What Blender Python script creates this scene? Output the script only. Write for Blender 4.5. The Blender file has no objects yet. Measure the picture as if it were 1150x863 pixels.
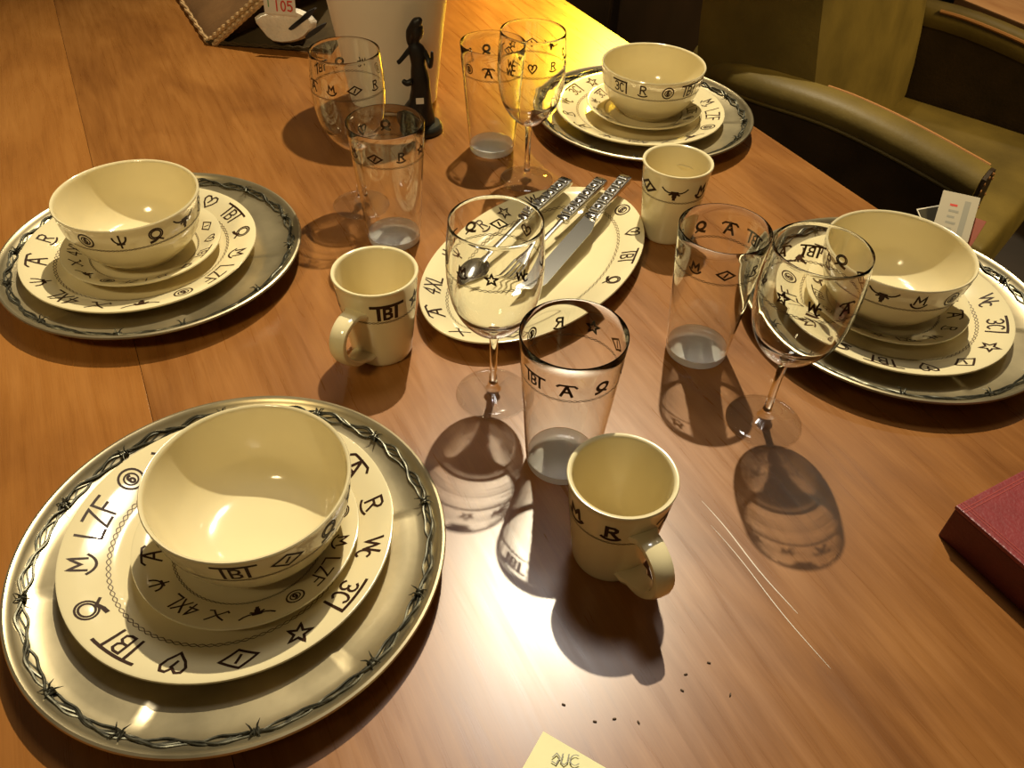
import bpy, math, random
from mathutils import Vector, Matrix
random.seed(7)
PI = math.pi
TZ = 0.75                                   # height of the table top above the floor
scene = bpy.context.scene
col = scene.collection

# ------------------------------------------------------------------ camera
FPX, PITCH, ROLL, CH = 905.46, math.radians(43.558), math.radians(2.306), 0.5966
fw = Vector((0, math.cos(PITCH), -math.sin(PITCH)))
r0 = Vector((1, 0, 0)); u0 = Vector((0, math.sin(PITCH), math.cos(PITCH)))
rt = r0 * math.cos(ROLL) + u0 * math.sin(ROLL)
up = -r0 * math.sin(ROLL) + u0 * math.cos(ROLL)
cd = bpy.data.cameras.new('camera'); cam = bpy.data.objects.new('camera', cd); col.objects.link(cam)
cd.sensor_width = 36; cd.lens = FPX / 1150 * 36; cd.clip_start = 0.02; cd.clip_end = 60
cam.matrix_world = Matrix(((rt.x, up.x, -fw.x, 0), (rt.y, up.y, -fw.y, 0), (rt.z, up.z, -fw.z, CH + TZ), (0, 0, 0, 1)))
scene.camera = cam

def at(px, py, z=0.0):
    """photo pixel -> point on the horizontal plane z (z measured from the table top)"""
    d = fw + rt * ((px - 575) / FPX) - up * ((py - 431.5) / FPX)
    t = (z - CH) / d.z
    return Vector((0, 0, CH)) + d * t

# ------------------------------------------------------------------ world, lights, exposure
w = bpy.data.worlds.new('world'); scene.world = w; w.use_nodes = True
w.node_tree.nodes['Background'].inputs[0].default_value = (1.0, 0.72, 0.42, 1)
w.node_tree.nodes['Background'].inputs[1].default_value = 0.065

def lamp(name, loc, target, energy, color, radius, size=60, blend=0.6):
    ld = bpy.data.lights.new(name, 'SPOT'); ld.energy = energy; ld.color = color
    ld.shadow_soft_size = radius; ld.spot_size = math.radians(size); ld.spot_blend = blend
    o = bpy.data.objects.new(name, ld); col.objects.link(o)
    o.location = Vector(loc) + Vector((0, 0, TZ))
    d = Vector(target) - Vector(loc)
    o.rotation_euler = d.to_track_quat('-Z', 'Y').to_euler()
    return o
main_lamp = lamp('ceiling_spot_main', (0.25, 2.60, 3.35), (0.0, 0.55, 0), 680, (1.0, 0.88, 0.63), 0.03, 62, 0.9)
lamp('table_glow_fill', (0.09, 1.48, 2.5), (0.02, 0.27, 0), 55, (1.0, 0.95, 0.88), 0.26, 44, 1.0)  # added lamp, strengthens the main lamp's glow on the table front
lamp('front_fill', (-0.9, -0.7, 2.1), (-0.15, 1.25, 0), 98, (1.0, 0.80, 0.44), 0.2, 35, 0.9)  # unseen fill from behind the camera, brightens vase and mug fronts
lamp('ceiling_spot_back', (-0.6, 3.4, 2.6), (-0.2, 1.0, 0), 7, (1.0, 0.8, 0.55), 0.03, 50, 1.0)
lamp('ceiling_spot_right', (1.6, 2.6, 2.5), (0.5, 0.9, 0), 7, (1.0, 0.85, 0.6), 0.03, 50, 1.0)
lamp('amber_lamp', (0.34, 2.95, 0.8), (0.10, 1.85, 0), 420, (1.0, 0.60, 0.03), 0.05, 26, 0.8)
lamp('chair_fill', (2.3, 0.8, 1.5), (1.0, 2.1, -0.2), 230, (1.0, 0.74, 0.32), 0.25, 50, 0.9)  # added fill that lifts the armchair out of the dark
lamp('side_table_fill', (2.2, 3.3, 2.2), (1.75, 2.6, -0.3), 150, (1.0, 0.8, 0.5), 0.1, 40, 0.8)  # added fill for the pale side table only
vs = scene.view_settings
vs.view_transform = 'Standard'; vs.look = 'None'; vs.gamma = 1.0; vs.use_curve_mapping = False
vs.exposure = 0.0
scene.cycles.max_bounces = 16; scene.cycles.transparent_max_bounces = 40; scene.cycles.transmission_bounces = 14

# ------------------------------------------------------------------ materials
def mat(name, color, rough=0.5, metal=0.0, noise=0, nscale=20, var=0.15, bump=0.0, bscale=60, spec=0.5, coat=0.0, trans=0.0, sheen=0.0):
    m = bpy.data.materials.new(name); m.use_nodes = True
    nt = m.node_tree; b = nt.nodes['Principled BSDF']
    b.inputs['Base Color'].default_value = (*color, 1); b.inputs['Roughness'].default_value = rough
    b.inputs['Metallic'].default_value = metal; b.inputs['Specular IOR Level'].default_value = spec
    b.inputs['Coat Weight'].default_value = coat; b.inputs['Transmission Weight'].default_value = trans
    tc = nt.nodes.new('ShaderNodeTexCoord')
    if noise:
        n = nt.nodes.new('ShaderNodeTexNoise'); n.inputs['Scale'].default_value = nscale; n.inputs['Detail'].default_value = 6
        nt.links.new(tc.outputs['Object'], n.inputs['Vector'])
        r = nt.nodes.new('ShaderNodeValToRGB')
        r.color_ramp.elements[0].position = .3; r.color_ramp.elements[1].position = .7
        r.color_ramp.elements[0].color = tuple(c * (1 - var) for c in color) + (1,)
        r.color_ramp.elements[1].color = tuple(min(1, c * (1 + var)) for c in color) + (1,)
        nt.links.new(n.outputs[0], r.inputs[0]); nt.links.new(r.outputs[0], b.inputs['Base Color'])
    if bump:
        n2 = nt.nodes.new('ShaderNodeTexNoise'); n2.inputs['Scale'].default_value = bscale; n2.inputs['Detail'].default_value = 4
        nt.links.new(tc.outputs['Object'], n2.inputs['Vector'])
        bp = nt.nodes.new('ShaderNodeBump'); bp.inputs['Strength'].default_value = bump; bp.inputs['Distance'].default_value = .004
        nt.links.new(n2.outputs[0], bp.inputs['Height']); nt.links.new(bp.outputs[0], b.inputs['Normal'])
    return m

def wood(name, c_dark, c_mid, c_light, rough=0.3, off=0.0):
    m = bpy.data.materials.new(name); m.use_nodes = True
    nt = m.node_tree; N = nt.nodes; L = nt.links; b = N['Principled BSDF']
    b.inputs['Specular IOR Level'].default_value = .62
    tc = N.new('ShaderNodeTexCoord')
    def noise(scale3, sc, det, rot=0.0, dist=0.0):
        mp = N.new('ShaderNodeMapping'); mp.inputs['Scale'].default_value = scale3; mp.inputs['Location'].default_value = (off, off * 1.7, 0)
        L.new(tc.outputs['Object'], mp.inputs['Vector'])
        n = N.new('ShaderNodeTexNoise'); n.inputs['Scale'].default_value = sc; n.inputs['Detail'].default_value = det
        n.inputs['Distortion'].default_value = dist
        L.new(mp.outputs[0], n.inputs['Vector']); return n
    big = noise((1.6, 3.6, 1), 2.6, 6, dist=.8)
    grain = noise((2.6, 34, 1), 3.0, 7, dist=.5)
    fine = noise((8, 260, 1), 3.0, 3)
    mx = N.new('ShaderNodeMath'); mx.operation = 'MULTIPLY_ADD'; mx.inputs[1].default_value = .32
    L.new(grain.outputs[0], mx.inputs[0])
    m2 = N.new('ShaderNodeMath'); m2.operation = 'MULTIPLY'; m2.inputs[1].default_value = .68; L.new(big.outputs[0], m2.inputs[0])
    L.new(m2.outputs[0], mx.inputs[2])
    r = N.new('ShaderNodeValToRGB'); e = r.color_ramp.elements
    e[0].position = .34; e[0].color = (*c_dark, 1); e[1].position = .66; e[1].color = (*c_light, 1)
    k = e.new(.5); k.color = (*c_mid, 1)
    L.new(mx.outputs[0], r.inputs[0])
    mixn = N.new('ShaderNodeMixRGB'); mixn.blend_type = 'MULTIPLY'; mixn.inputs[0].default_value = .22
    r2 = N.new('ShaderNodeValToRGB'); r2.color_ramp.elements[0].position = .3; r2.color_ramp.elements[0].color = (.55, .5, .45, 1)
    r2.color_ramp.elements[1].position = .6
    L.new(fine.outputs[0], r2.inputs[0]); L.new(r.outputs[0], mixn.inputs[1]); L.new(r2.outputs[0], mixn.inputs[2])
    L.new(mixn.outputs[0], b.inputs['Base Color'])
    rr = N.new('ShaderNodeMapRange'); rr.inputs[3].default_value = rough - .05; rr.inputs[4].default_value = rough + .09
    L.new(grain.outputs[0], rr.inputs[0]); L.new(rr.outputs[0], b.inputs['Roughness'])
    bp = N.new('ShaderNodeBump'); bp.inputs['Strength'].default_value = .008; bp.inputs['Distance'].default_value = .002
    L.new(fine.outputs[0], bp.inputs['Height']); L.new(bp.outputs[0], b.inputs['Normal'])
    return m

def thin_glass(name, tint, f0=.045):
    m = bpy.data.materials.new(name); m.use_nodes = True
    nt = m.node_tree; N = nt.nodes; L = nt.links
    N.remove(N['Principled BSDF']); out = N['Material Output']
    lw = N.new('ShaderNodeLayerWeight'); lw.inputs['Blend'].default_value = .5
    pw = N.new('ShaderNodeMath'); pw.operation = 'POWER'; pw.inputs[1].default_value = 4.0; L.new(lw.outputs['Facing'], pw.inputs[0])
    mr = N.new('ShaderNodeMath'); mr.operation = 'MULTIPLY_ADD'; mr.inputs[1].default_value = .75; mr.inputs[2].default_value = f0; L.new(pw.outputs[0], mr.inputs[0])
    tr = N.new('ShaderNodeBsdfTransparent'); tr.inputs[0].default_value = (*tint, 1)
    gl = N.new('ShaderNodeBsdfGlossy'); gl.inputs['Roughness'].default_value = .03; gl.inputs[0].default_value = (1, 1, 1, 1)
    mx = N.new('ShaderNodeMixShader'); L.new(mr.outputs[0], mx.inputs[0]); L.new(tr.outputs[0], mx.inputs[1]); L.new(gl.outputs[0], mx.inputs[2])
    L.new(mx.outputs[0], out.inputs['Surface'])
    return m

M = {}
M['wood'] = wood('table_wood', (.19, .068, .012), (.27, .104, .020), (.35, .145, .032), .27)
M['wood_edge'] = wood('table_edge_wood', (.27, .100, .018), (.34, .132, .025), (.40, .165, .035), .26, 4.3)
M['wood_leg'] = wood('table_leg_wood', (.12, .05, .015), (.18, .08, .03), (.24, .11, .04), .4, 2)
M['wood_pale'] = wood('pale_wood', (.42, .2, .08), (.5, .26, .11), (.56, .3, .14), .4, 7)
M['cream'] = mat('cream_glaze', (.79, .68, .405), .14, coat=.4, noise=1, nscale=9, var=.03)
M['print'] = mat('brown_print', (.035, .014, .006), .5, spec=.15)
M['print_line'] = mat('rope_print', (.10, .055, .025), .5)
M['pewter'] = mat('aged_pewter', (.49, .41, .25), .34, .84, noise=1, nscale=14, var=.3, bump=.05, bscale=26)
M['pewter_rim'] = mat('pewter_rim', (.5, .47, .36), .42, .8, noise=1, nscale=40, var=.25, bump=.2, bscale=140)
M['wire'] = mat('dark_pewter_wire', (.09, .085, .06), .38, .75, noise=1, nscale=200, var=.5)
M['glass'] = thin_glass('thin_clear_glass', (.89, .875, .855))
M['glass_thick'] = thin_glass('thick_clear_glass', (.985, .985, .98), .075)
M['real_glass'] = bpy.data.materials.new('clear_glass'); M['real_glass'].use_nodes = True
_g = M['real_glass'].node_tree; _b = _g.nodes.new('ShaderNodeBsdfGlass'); _b.inputs['Roughness'].default_value = 0; _b.inputs['IOR'].default_value = 1.47; _b.inputs['Color'].default_value = (.985, .985, .975, 1)
_g.nodes.remove(_g.nodes['Principled BSDF']); _g.links.new(_b.outputs[0], _g.nodes['Material Output'].inputs['Surface'])
M['base_glass'] = thin_glass('lit_base_glass', (.97, .97, .96), .08)
_g = M['base_glass'].node_tree; _d = _g.nodes.new('ShaderNodeBsdfDiffuse'); _d.inputs[0].default_value = (1, .97, .90, 1); _m = _g.nodes.new('ShaderNodeMixShader'); _m.inputs[0].default_value = .42  # white diffuse mixed in, stands for light focused through the clear base
_o = _g.nodes['Material Output']; _g.links.new(_o.inputs['Surface'].links[0].from_socket, _m.inputs[1]); _g.links.new(_d.outputs[0], _m.inputs[2]); _g.links.new(_m.outputs[0], _o.inputs['Surface'])
M['glass_solid'] = mat('solid_clear_glass', (1, 1, 1), .02, trans=1.0); M['glass_solid'].node_tree.nodes['Principled BSDF'].inputs['IOR'].default_value = 1.48
M['steel'] = mat('polished_steel', (.62, .60, .56), .16, 1.0)
M['steel_dark'] = mat('oxidised_steel', (.30, .28, .25), .3, 1.0)
M['white'] = mat('white_ceramic', (.80, .70, .55), .35, noise=1, nscale=8, var=.04)
M['bronze'] = mat('dark_bronze', (.012, .009, .007), .42, .3, bump=.2, bscale=80)
M['bronze_base'] = mat('bronze_base', (.05, .05, .04), .3, .5)
M['paper'] = mat('white_card', (.72, .66, .55), .6, noise=1, nscale=30, var=.05)
M['tag_paper'] = mat('buff_card', (.46, .40, .29), .6)
M['yellow'] = mat('yellow_paper', (.84, .79, .42), .6, noise=1, nscale=30, var=.04)
M['pencil'] = mat('grey_pencil', (.30, .28, .22), .6)
M['redprint'] = mat('red_print', (.6, .05, .03), .5)
M['greenprint'] = mat('green_print', (.05, .3, .08), .5)
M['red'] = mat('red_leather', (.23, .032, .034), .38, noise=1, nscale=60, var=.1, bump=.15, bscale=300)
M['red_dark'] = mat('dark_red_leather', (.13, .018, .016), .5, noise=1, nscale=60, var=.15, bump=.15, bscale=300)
M['red_trim'] = mat('red_trim', (.34, .06, .05), .35)
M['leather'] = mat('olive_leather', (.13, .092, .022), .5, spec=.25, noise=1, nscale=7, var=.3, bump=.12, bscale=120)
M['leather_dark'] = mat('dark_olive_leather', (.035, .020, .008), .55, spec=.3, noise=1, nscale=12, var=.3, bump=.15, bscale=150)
M['piping'] = mat('tan_piping', (.36, .17, .06), .4)
M['bag'] = mat('brown_leather', (.17, .085, .03), .5, noise=1, nscale=14, var=.25, bump=.2, bscale=90)
M['bag_dark'] = mat('dark_brown_leather', (.06, .04, .018), .85, spec=.1, noise=1, nscale=14, var=.3, bump=.2, bscale=90)
M['cord'] = mat('tan_cord', (.45, .28, .12), .6, noise=1, nscale=160, var=.4)
M['hide'] = mat('white_hide', (.75, .66, .52), .8, noise=1, nscale=30, var=.15, bump=.5, bscale=200)
M['black'] = mat('black_hide', (.015, .012, .01), .7)
M['orange'] = mat('orange_card', (.30, .06, .02), .5)
M['darkcard'] = mat('dark_card', (.035, .03, .02), .4)
M['floor'] = mat('dark_floor', (.020, .012, .007), .5, noise=1, nscale=6, var=.4)
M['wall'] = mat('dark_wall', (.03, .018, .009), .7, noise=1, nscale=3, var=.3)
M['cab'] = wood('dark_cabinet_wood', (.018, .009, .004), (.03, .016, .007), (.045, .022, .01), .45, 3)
M['scratch'] = mat('pale_scratch', (.75, .66, .55), .5)
M['crumb'] = mat('wood_crumb', (.10, .06, .03), .7)

# ------------------------------------------------------------------ mesh helpers
def mesh(name, V, F, smooth=True, angle=40):
    me = bpy.data.meshes.new(name); me.from_pydata([tuple(v) for v in V], [], F); me.validate(); me.update()
    if smooth:
        me.shade_smooth(); me.set_sharp_from_angle(angle=math.radians(angle))
    return me
def ob(name, me, m, parent=None, loc=None, rot=None):
    o = bpy.data.objects.new(name, me); col.objects.link(o)
    if m and not me.materials: me.materials.append(M[m])
    if parent: o.parent = parent
    if loc is not None: o.location = loc
    if rot is not None: o.rotation_euler = rot
    return o
def thing(name, label, cat, loc=(0, 0, 0), rz=0.0, group=None):
    o = bpy.data.objects.new(name, None); col.objects.link(o); o.empty_display_size = .02
    o.location = (loc[0], loc[1], loc[2] + TZ); o.rotation_euler = (0, 0, rz)
    tag(o, label, cat, group); return o
def tag(o, label, cat, group=None):
    o['label'] = label; o['category'] = cat
    if group: o['group'] = group
    return o

def lathe(prof, seg=64, fz=None, a=None):
    """prof: list of (r, z); poles where r==0."""
    V, F, rows = [], [], []
    for r, z in prof:
        if r == 0: rows.append([len(V)]); V.append((0, 0, z))
        else:
            rows.append(list(range(len(V), len(V) + seg)))
            for i in range(seg):
                t = 2 * PI * i / seg
                V.append((r * math.cos(t), r * math.sin(t), z + (fz(r, t) if fz else 0)))
    for A, B in zip(rows, rows[1:]):
        for i in range(seg):
            j = (i + 1) % seg
            if len(A) == 1 and len(B) == 1: continue
            if len(A) == 1: F.append((A[0], B[j], B[i]))
            elif len(B) == 1: F.append((A[i], A[j], B[0]))
            else: F.append((A[i], A[j], B[j], B[i]))
    return V, F
def smooth_prof(pts, n=4):
    """Catmull-Rom through profile points"""
    out = []
    for i in range(len(pts) - 1):
        p0 = pts[max(i - 1, 0)]; p1 = pts[i]; p2 = pts[i + 1]; p3 = pts[min(i + 2, len(pts) - 1)]
        for k in range(n):
            t = k / n
            out.append(tuple(.5 * ((2 * p1[d]) + (-p0[d] + p2[d]) * t + (2 * p0[d] - 5 * p1[d] + 4 * p2[d] - p3[d]) * t * t + (-p0[d] + 3 * p1[d] - 3 * p2[d] + p3[d]) * t ** 3) for d in range(len(p1))))
    out.append(tuple(pts[-1]))
    return out
def tube(path, rad, seg=6, closed=False):
    V, F = [], []; n = len(path); P = [Vector(p) for p in path]
    rads = rad if isinstance(rad, (list, tuple)) else [rad] * n
    prev = None
    for i in range(n):
        t = (P[(i + 1) % n] - P[i - 1]) if closed else (P[min(i + 1, n - 1)] - P[max(i - 1, 0)])
        t.normalize()
        if prev is None:
            ref = Vector((0, 0, 1)) if abs(t.z) < .9 else Vector((1, 0, 0))
            a = t.cross(ref).normalized()
        else: a = (prev - t * prev.dot(t)).normalized()
        prev = a; b = t.cross(a)
        for k in range(seg):
            q = 2 * PI * k / seg
            V.append(P[i] + (a * math.cos(q) + b * math.sin(q)) * rads[i])
    for i in range(n if closed else n - 1):
        j = (i + 1) % n
        for k in range(seg):
            l = (k + 1) % seg
            F.append((i * seg + k, i * seg + l, j * seg + l, j * seg + k))
    if not closed:
        F.append(tuple(range(seg))[::-1]); F.append(tuple((n - 1) * seg + k for k in range(seg)))
    return V, F
def join(*vf):
    V, F = [], []
    for v, f in vf:
        o = len(V); V += [tuple(x) for x in v]; F += [tuple(i + o for i in q) for q in f]
    return V, F
def xf(vf, m):
    return [m @ Vector(v) for v in vf[0]], vf[1]
def bevbox(sx, sy, sz, b=.004, n=2):
    """box centred on x, y with its base at z=0, edges rounded"""
    import bmesh
    bm = bmesh.new(); bmesh.ops.create_cube(bm, size=1)
    for v in bm.verts: v.co = Vector((v.co.x * sx, v.co.y * sy, (v.co.z + .5) * sz))
    if b > 0: bmesh.ops.bevel(bm, geom=bm.edges[:], offset=b, segments=n, profile=.6, affect='EDGES')
    bm.verts.index_update()
    r = [v.co.copy() for v in bm.verts], [tuple(v.index for v in f.verts) for f in bm.faces]
    bm.free(); return r
def subsurf(V, F, lv=2):
    me = bpy.data.meshes.new('tmp'); me.from_pydata([tuple(v) for v in V], [], F); me.update()
    o = bpy.data.objects.new('tmp', me); col.objects.link(o)
    m = o.modifiers.new('s', 'SUBSURF'); m.levels = lv
    dg = bpy.context.evaluated_depsgraph_get(); e = o.evaluated_get(dg); r = e.to_mesh()
    out = [v.co.copy() for v in r.vertices], [tuple(p.vertices) for p in r.polygons]
    e.to_mesh_clear(); bpy.data.objects.remove(o); bpy.data.meshes.remove(me)
    return out

# ------------------------------------------------------------------ printed marks (strokes in a unit box, y up)
def arc(cx, cy, rx, ry, a0, a1, n=12):
    return [(cx + rx * math.cos(math.radians(a0 + (a1 - a0) * i / n)), cy + ry * math.sin(math.radians(a0 + (a1 - a0) * i / n))) for i in range(n + 1)]
def letter(ch, x=0.0, y=0.0, h=1.0, wd=.6):
    G = {
        'A': [[(-.5, -.5), (0, .5), (.5, -.5)], [(-.3, -.12), (.3, -.12)]],
        'B': [[(-.4, -.5), (-.4, .5), (.1, .5), (.38, .38), (.38, .14), (.1, 0), (-.4, 0)], [(.1, 0), (.45, -.14), (.45, -.38), (.1, -.5), (-.4, -.5)]],
        'C': [arc(0, 0, .45, .5, 50, 310)],
        'F': [[(-.4, -.5), (-.4, .5), (.45, .5)], [(-.4, .05), (.25, .05)]],
        'L': [[(-.4, .5), (-.4, -.5), (.45, -.5)]],
        'M': [[(-.5, -.5), (-.42, .5), (0, -.2), (.42, .5), (.5, -.5)]],
        'R': [[(-.4, -.5), (-.4, .5), (.2, .5), (.42, .36), (.42, .16), (.2, 0), (-.4, 0)], [(0, 0), (.48, -.5)]],
        'T': [[(-.5, .5), (.5, .5)], [(0, .5), (0, -.5)]],
        'I': [[(0, .5), (0, -.5)]],
        'W': [[(-.55, .5), (-.3, -.5), (0, .35), (.3, -.5), (.55, .5)]],
        'X': [[(-.45, -.5), (.45, .5)], [(-.45, .5), (.45, -.5)]],
        'Z': [[(-.45, .5), (.45, .5), (-.45, -.5), (.45, -.5)]],
        '1': [[(0, .5), (0, -.5)]],
        '0': [arc(0, 0, .42, .5, 0, 360, 16)],
        '5': [[(.4, .5), (-.35, .5), (-.38, .08), (.1, .12), (.42, -.1), (.42, -.32), (.1, -.5), (-.42, -.42)]],
        '$': [[(.4, .35), (0, .45), (-.38, .25), (.38, -.22), (0, -.45), (-.4, -.35)], [(0, .6), (0, -.6)]],
        '3': [arc(0, .24, .4, .26, 150, -90, 8) + arc(0, -.24, .45, .26, 90, -150, 8)],
        '4': [[(.2, -.5), (.2, .5), (-.45, -.15), (.45, -.15)]],
        '6': [arc(.05, .1, .4, .4, 70, 180, 6) + arc(0, -.2, .36, .3, 180, 540, 12)],
        'S': [arc(0, .25, .38, .25, 40, 270, 8) + arc(0, -.25, .38, .25, 90, -140, 8)],
        'U': [[(-.4, .5), (-.4, -.2)] + arc(0, -.2, .4, .3, 180, 360, 8) + [(.4, .5)]],
        'E': [[(.4, .5), (-.4, .5), (-.4, -.5), (.4, -.5)], [(-.4, 0), (.25, 0)]],
    }[ch]
    return [([(x + p[0] * wd * h, y + p[1] * h) for p in s], 1.0) for s in G]
def word(t, gap=.78, h=1.0, wd=.6):
    out = []
    for i, ch in enumerate(t): out += letter(ch, (i - (len(t) - 1) / 2) * gap * h, 0, h, wd)
    return out
star_pts = [(.52 * (1 if k % 2 == 0 else .4) * math.sin(PI * k / 5), .52 * (1 if k % 2 == 0 else .4) * math.cos(PI * k / 5)) for k in range(11)]
heart_pts = [(0, -.5), (-.35, -.12), (-.48, .18), (-.38, .42), (-.18, .45), (0, .25), (.18, .45), (.38, .42), (.48, .18), (.35, -.12), (0, -.5)]
MARKS = {
    'joined_letters_mark': [([(-.95, .5), (.95, .5)], 1.2), ([(-.55, .5), (-.55, -.5)], 1.2), ([(.55, .5), (.55, -.5)], 1.2)] + letter('B', 0, -.08, .84, .6),
    'lasso_mark': [(arc(0, .08, .46, .42, -60, 300, 22), .8), (arc(0, .08, .33, .3, -60, 300, 18), .8), ([(.1, -.3), (-.18, -.46), (-.4, -.5)], 1.6), ([(.12, -.3), (.4, -.48)], 1.1)],
    'rocking_letter_mark': letter('M', 0, .16, .66, .95) + [(arc(0, .25, .62, .78, 215, 325, 10), 1.0)],
    'three_letter_mark': word('LZF', .74),
    'circled_number_mark': [(arc(0, 0, .52, .52, 0, 360, 24), .9), (arc(0, 0, .30, .30, 0, 360, 16), .7)] + letter('6', 0, 0, .38, .7),
    'longhorn_mark': [([(-.92, .42), (-.74, .24), (-.5, .12), (-.25, .10), (0, .14), (.25, .10), (.5, .12), (.74, .24), (.92, .42)], 1.0), ([(-.14, .10), (.14, .10)], 2.4), ([(0, .06), (0, -.16)], 3.0), ([(0, -.1), (0, -.42)], 2.0), ([(-.36, -.06), (-.14, .03)], 1.2), ([(.36, -.06), (.14, .03)], 1.2)],
    'running_cross_mark': [([(-.5, -.42), (.1, .0), (.5, .42)], 1), ([(-.42, .35), (0, .02), (.36, -.42)], 1), ([(.36, -.42), (.58, -.38)], 1), ([(-.5, -.42), (-.6, -.3)], 1)],
    'number_letters_mark': word('4XL', .7),
    'pitchfork_mark': [([(0, .5), (0, -.5)], 1), (arc(0, .35, .42, .5, 180, 360, 10), 1), ([(-.2, -.2), (.2, -.2)], 1)],
    'flying_letter_mark': [([(-.66, .36), (-.5, .5), (.5, .5), (.66, .36)], 1.1), ([(-.38, -.5), (0, .46), (.38, -.5)], 1.3), ([(-.22, -.14), (.22, -.14)], 1.2)],
    'letter_mark': letter('R', 0, .14, .74, .75) + [(arc(0, -.2, .5, .28, 215, 325, 8), 1.0)],
    'crossed_letters_mark': letter('W', -.16, .14, .74, .85) + letter('C', .3, -.2, .62, .7),
    'railed_letters_mark': [([(-.8, .52), (.7, .52), (.7, -.5)], 1.2)] + letter('3', -.38, -.05, .8, .62) + letter('C', .22, -.05, .8, .62),
    'star_mark': [(star_pts, 1.0)],
    'diamond_mark': [([(-.72, 0), (0, .46), (.72, 0), (0, -.46), (-.72, 0)], 1.0), ([(-.08, -.16), (.1, .16)], 1.0)],
    'heart_mark': [(heart_pts, 1.0), ([(-.06, -.08), (.06, .18)], 1.0)],
}
ORDER = ['joined_letters_mark', 'lasso_mark', 'rocking_letter_mark', 'three_letter_mark', 'circled_number_mark', 'longhorn_mark', 'running_cross_mark', 'number_letters_mark',
         'pitchfork_mark', 'flying_letter_mark', 'letter_mark', 'crossed_letters_mark', 'railed_letters_mark', 'star_mark', 'diamond_mark', 'heart_mark']
def ribbons(strokes, wdt, fmap, step=.25):
    """flat strokes of width wdt (same unit as points) mapped with fmap(x, y) -> 3D"""
    V, F = [], []
    for pts, wf in strokes:
        P = [Vector((p[0], p[1])) for p in pts]; Q = [P[0]]
        for a, b in zip(P, P[1:]):
            n = max(1, math.ceil((b - a).length / step))
            for k in range(1, n + 1): Q.append(a.lerp(b, k / n))
        closed = (Q[0] - Q[-1]).length < 1e-6
        if closed: Q = Q[:-1]
        n = len(Q); hw = wdt * wf / 2; base = len(V)
        for i in range(n):
            if closed: d1 = (Q[i] - Q[i - 1]); d2 = (Q[(i + 1) % n] - Q[i])
            else:
                d1 = Q[i] - Q[i - 1] if i else Q[1] - Q[0]; d2 = Q[i + 1] - Q[i] if i < n - 1 else d1
            d1.normalize(); d2.normalize(); t = (d1 + d2)
            if t.length < 1e-4: t = d1
            t.normalize(); nn = Vector((-t.y, t.x)); c = max(.55, abs(nn.dot(Vector((-d1.y, d1.x)))))
            ext = Vector((0, 0))
            if not closed and i == 0: ext = -d2 * hw
            if not closed and i == n - 1: ext = d1 * hw
            V.append(fmap(*(Q[i] + nn * hw / c + ext))); V.append(fmap(*(Q[i] - nn * hw / c + ext)))
        for i in range(n if closed else n - 1):
            j = (i + 1) % n
            F.append((base + 2 * i, base + 2 * i + 1, base + 2 * j + 1, base + 2 * j))
    return V, F
def interp(prof, x, kx, ky):
    """value of coordinate ky where coordinate kx = x along an ordered profile"""
    for p, q in zip(prof, prof[1:]):
        lo, hi = sorted((p[kx], q[kx]))
        if lo <= x <= hi and hi > lo:
            t = (x - p[kx]) / (q[kx] - p[kx]); return p[ky] + (q[ky] - p[ky]) * t
    return prof[0][ky] if abs(x - prof[0][kx]) < abs(x - prof[-1][kx]) else prof[-1][ky]
EPS = .00018
def rim_mark(top, r0_, size):          # flat rim, tops outward, at theta = 0 (rotate the object)
    def f(x, y):
        r = r0_ + y * size; th = -x * size / r0_
        return Vector((r * math.cos(th), r * math.sin(th), interp(top, r, 0, 1) + EPS))
    return f
def side_mark(outer, z0, size):        # wall of a vessel, tops up
    def f(x, y):
        z = z0 + y * size; R = interp(outer, z, 1, 0) + EPS; th = x * size / interp(outer, z0, 1, 0)
        return Vector((R * math.cos(th), R * math.sin(th), z))
    return f
_mk = {}
def mark_mesh(key, name, fm, wdt=.115):
    if (key, name) not in _mk:
        V, F = ribbons(MARKS[name], .115 if name == 'longhorn_mark' else wdt, fm, .12)
        _mk[(key, name)] = mesh(name, V, F, False)
    return _mk[(key, name)]
def rope(R, amp, n, place, wdt, steps=8):
    """two strands twisting round each other; place(theta, off) -> 3D"""
    VF = []
    for ph in (0, PI):
        V, F = [], []; N = n * steps
        for i in range(N):
            t = 2 * PI * i / N; o = amp * math.sin(n * t + ph)
            V.append(place(t, o + wdt / 2)); V.append(place(t, o - wdt / 2))
        for i in range(N):
            j = (i + 1) % N; F.append((2 * i, 2 * i + 1, 2 * j + 1, 2 * j))
        VF.append((V, F))
    return join(*VF)

# ------------------------------------------------------------------ room shell
def slab(name, sx, sy, sz, loc, m):
    o = ob(name, mesh(name, *bevbox(sx, sy, sz, 0), smooth=False), m, loc=loc); o['kind'] = 'structure'; return o
slab('floor', 9, 9, .05, (0, 2.2, -.05), 'floor')
slab('wall_back', 9, .1, 3.2, (0, 6.6, 0), 'wall')
slab('wall_right', .1, 9, 3.2, (4.4, 2.2, 0), 'wall')

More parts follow.
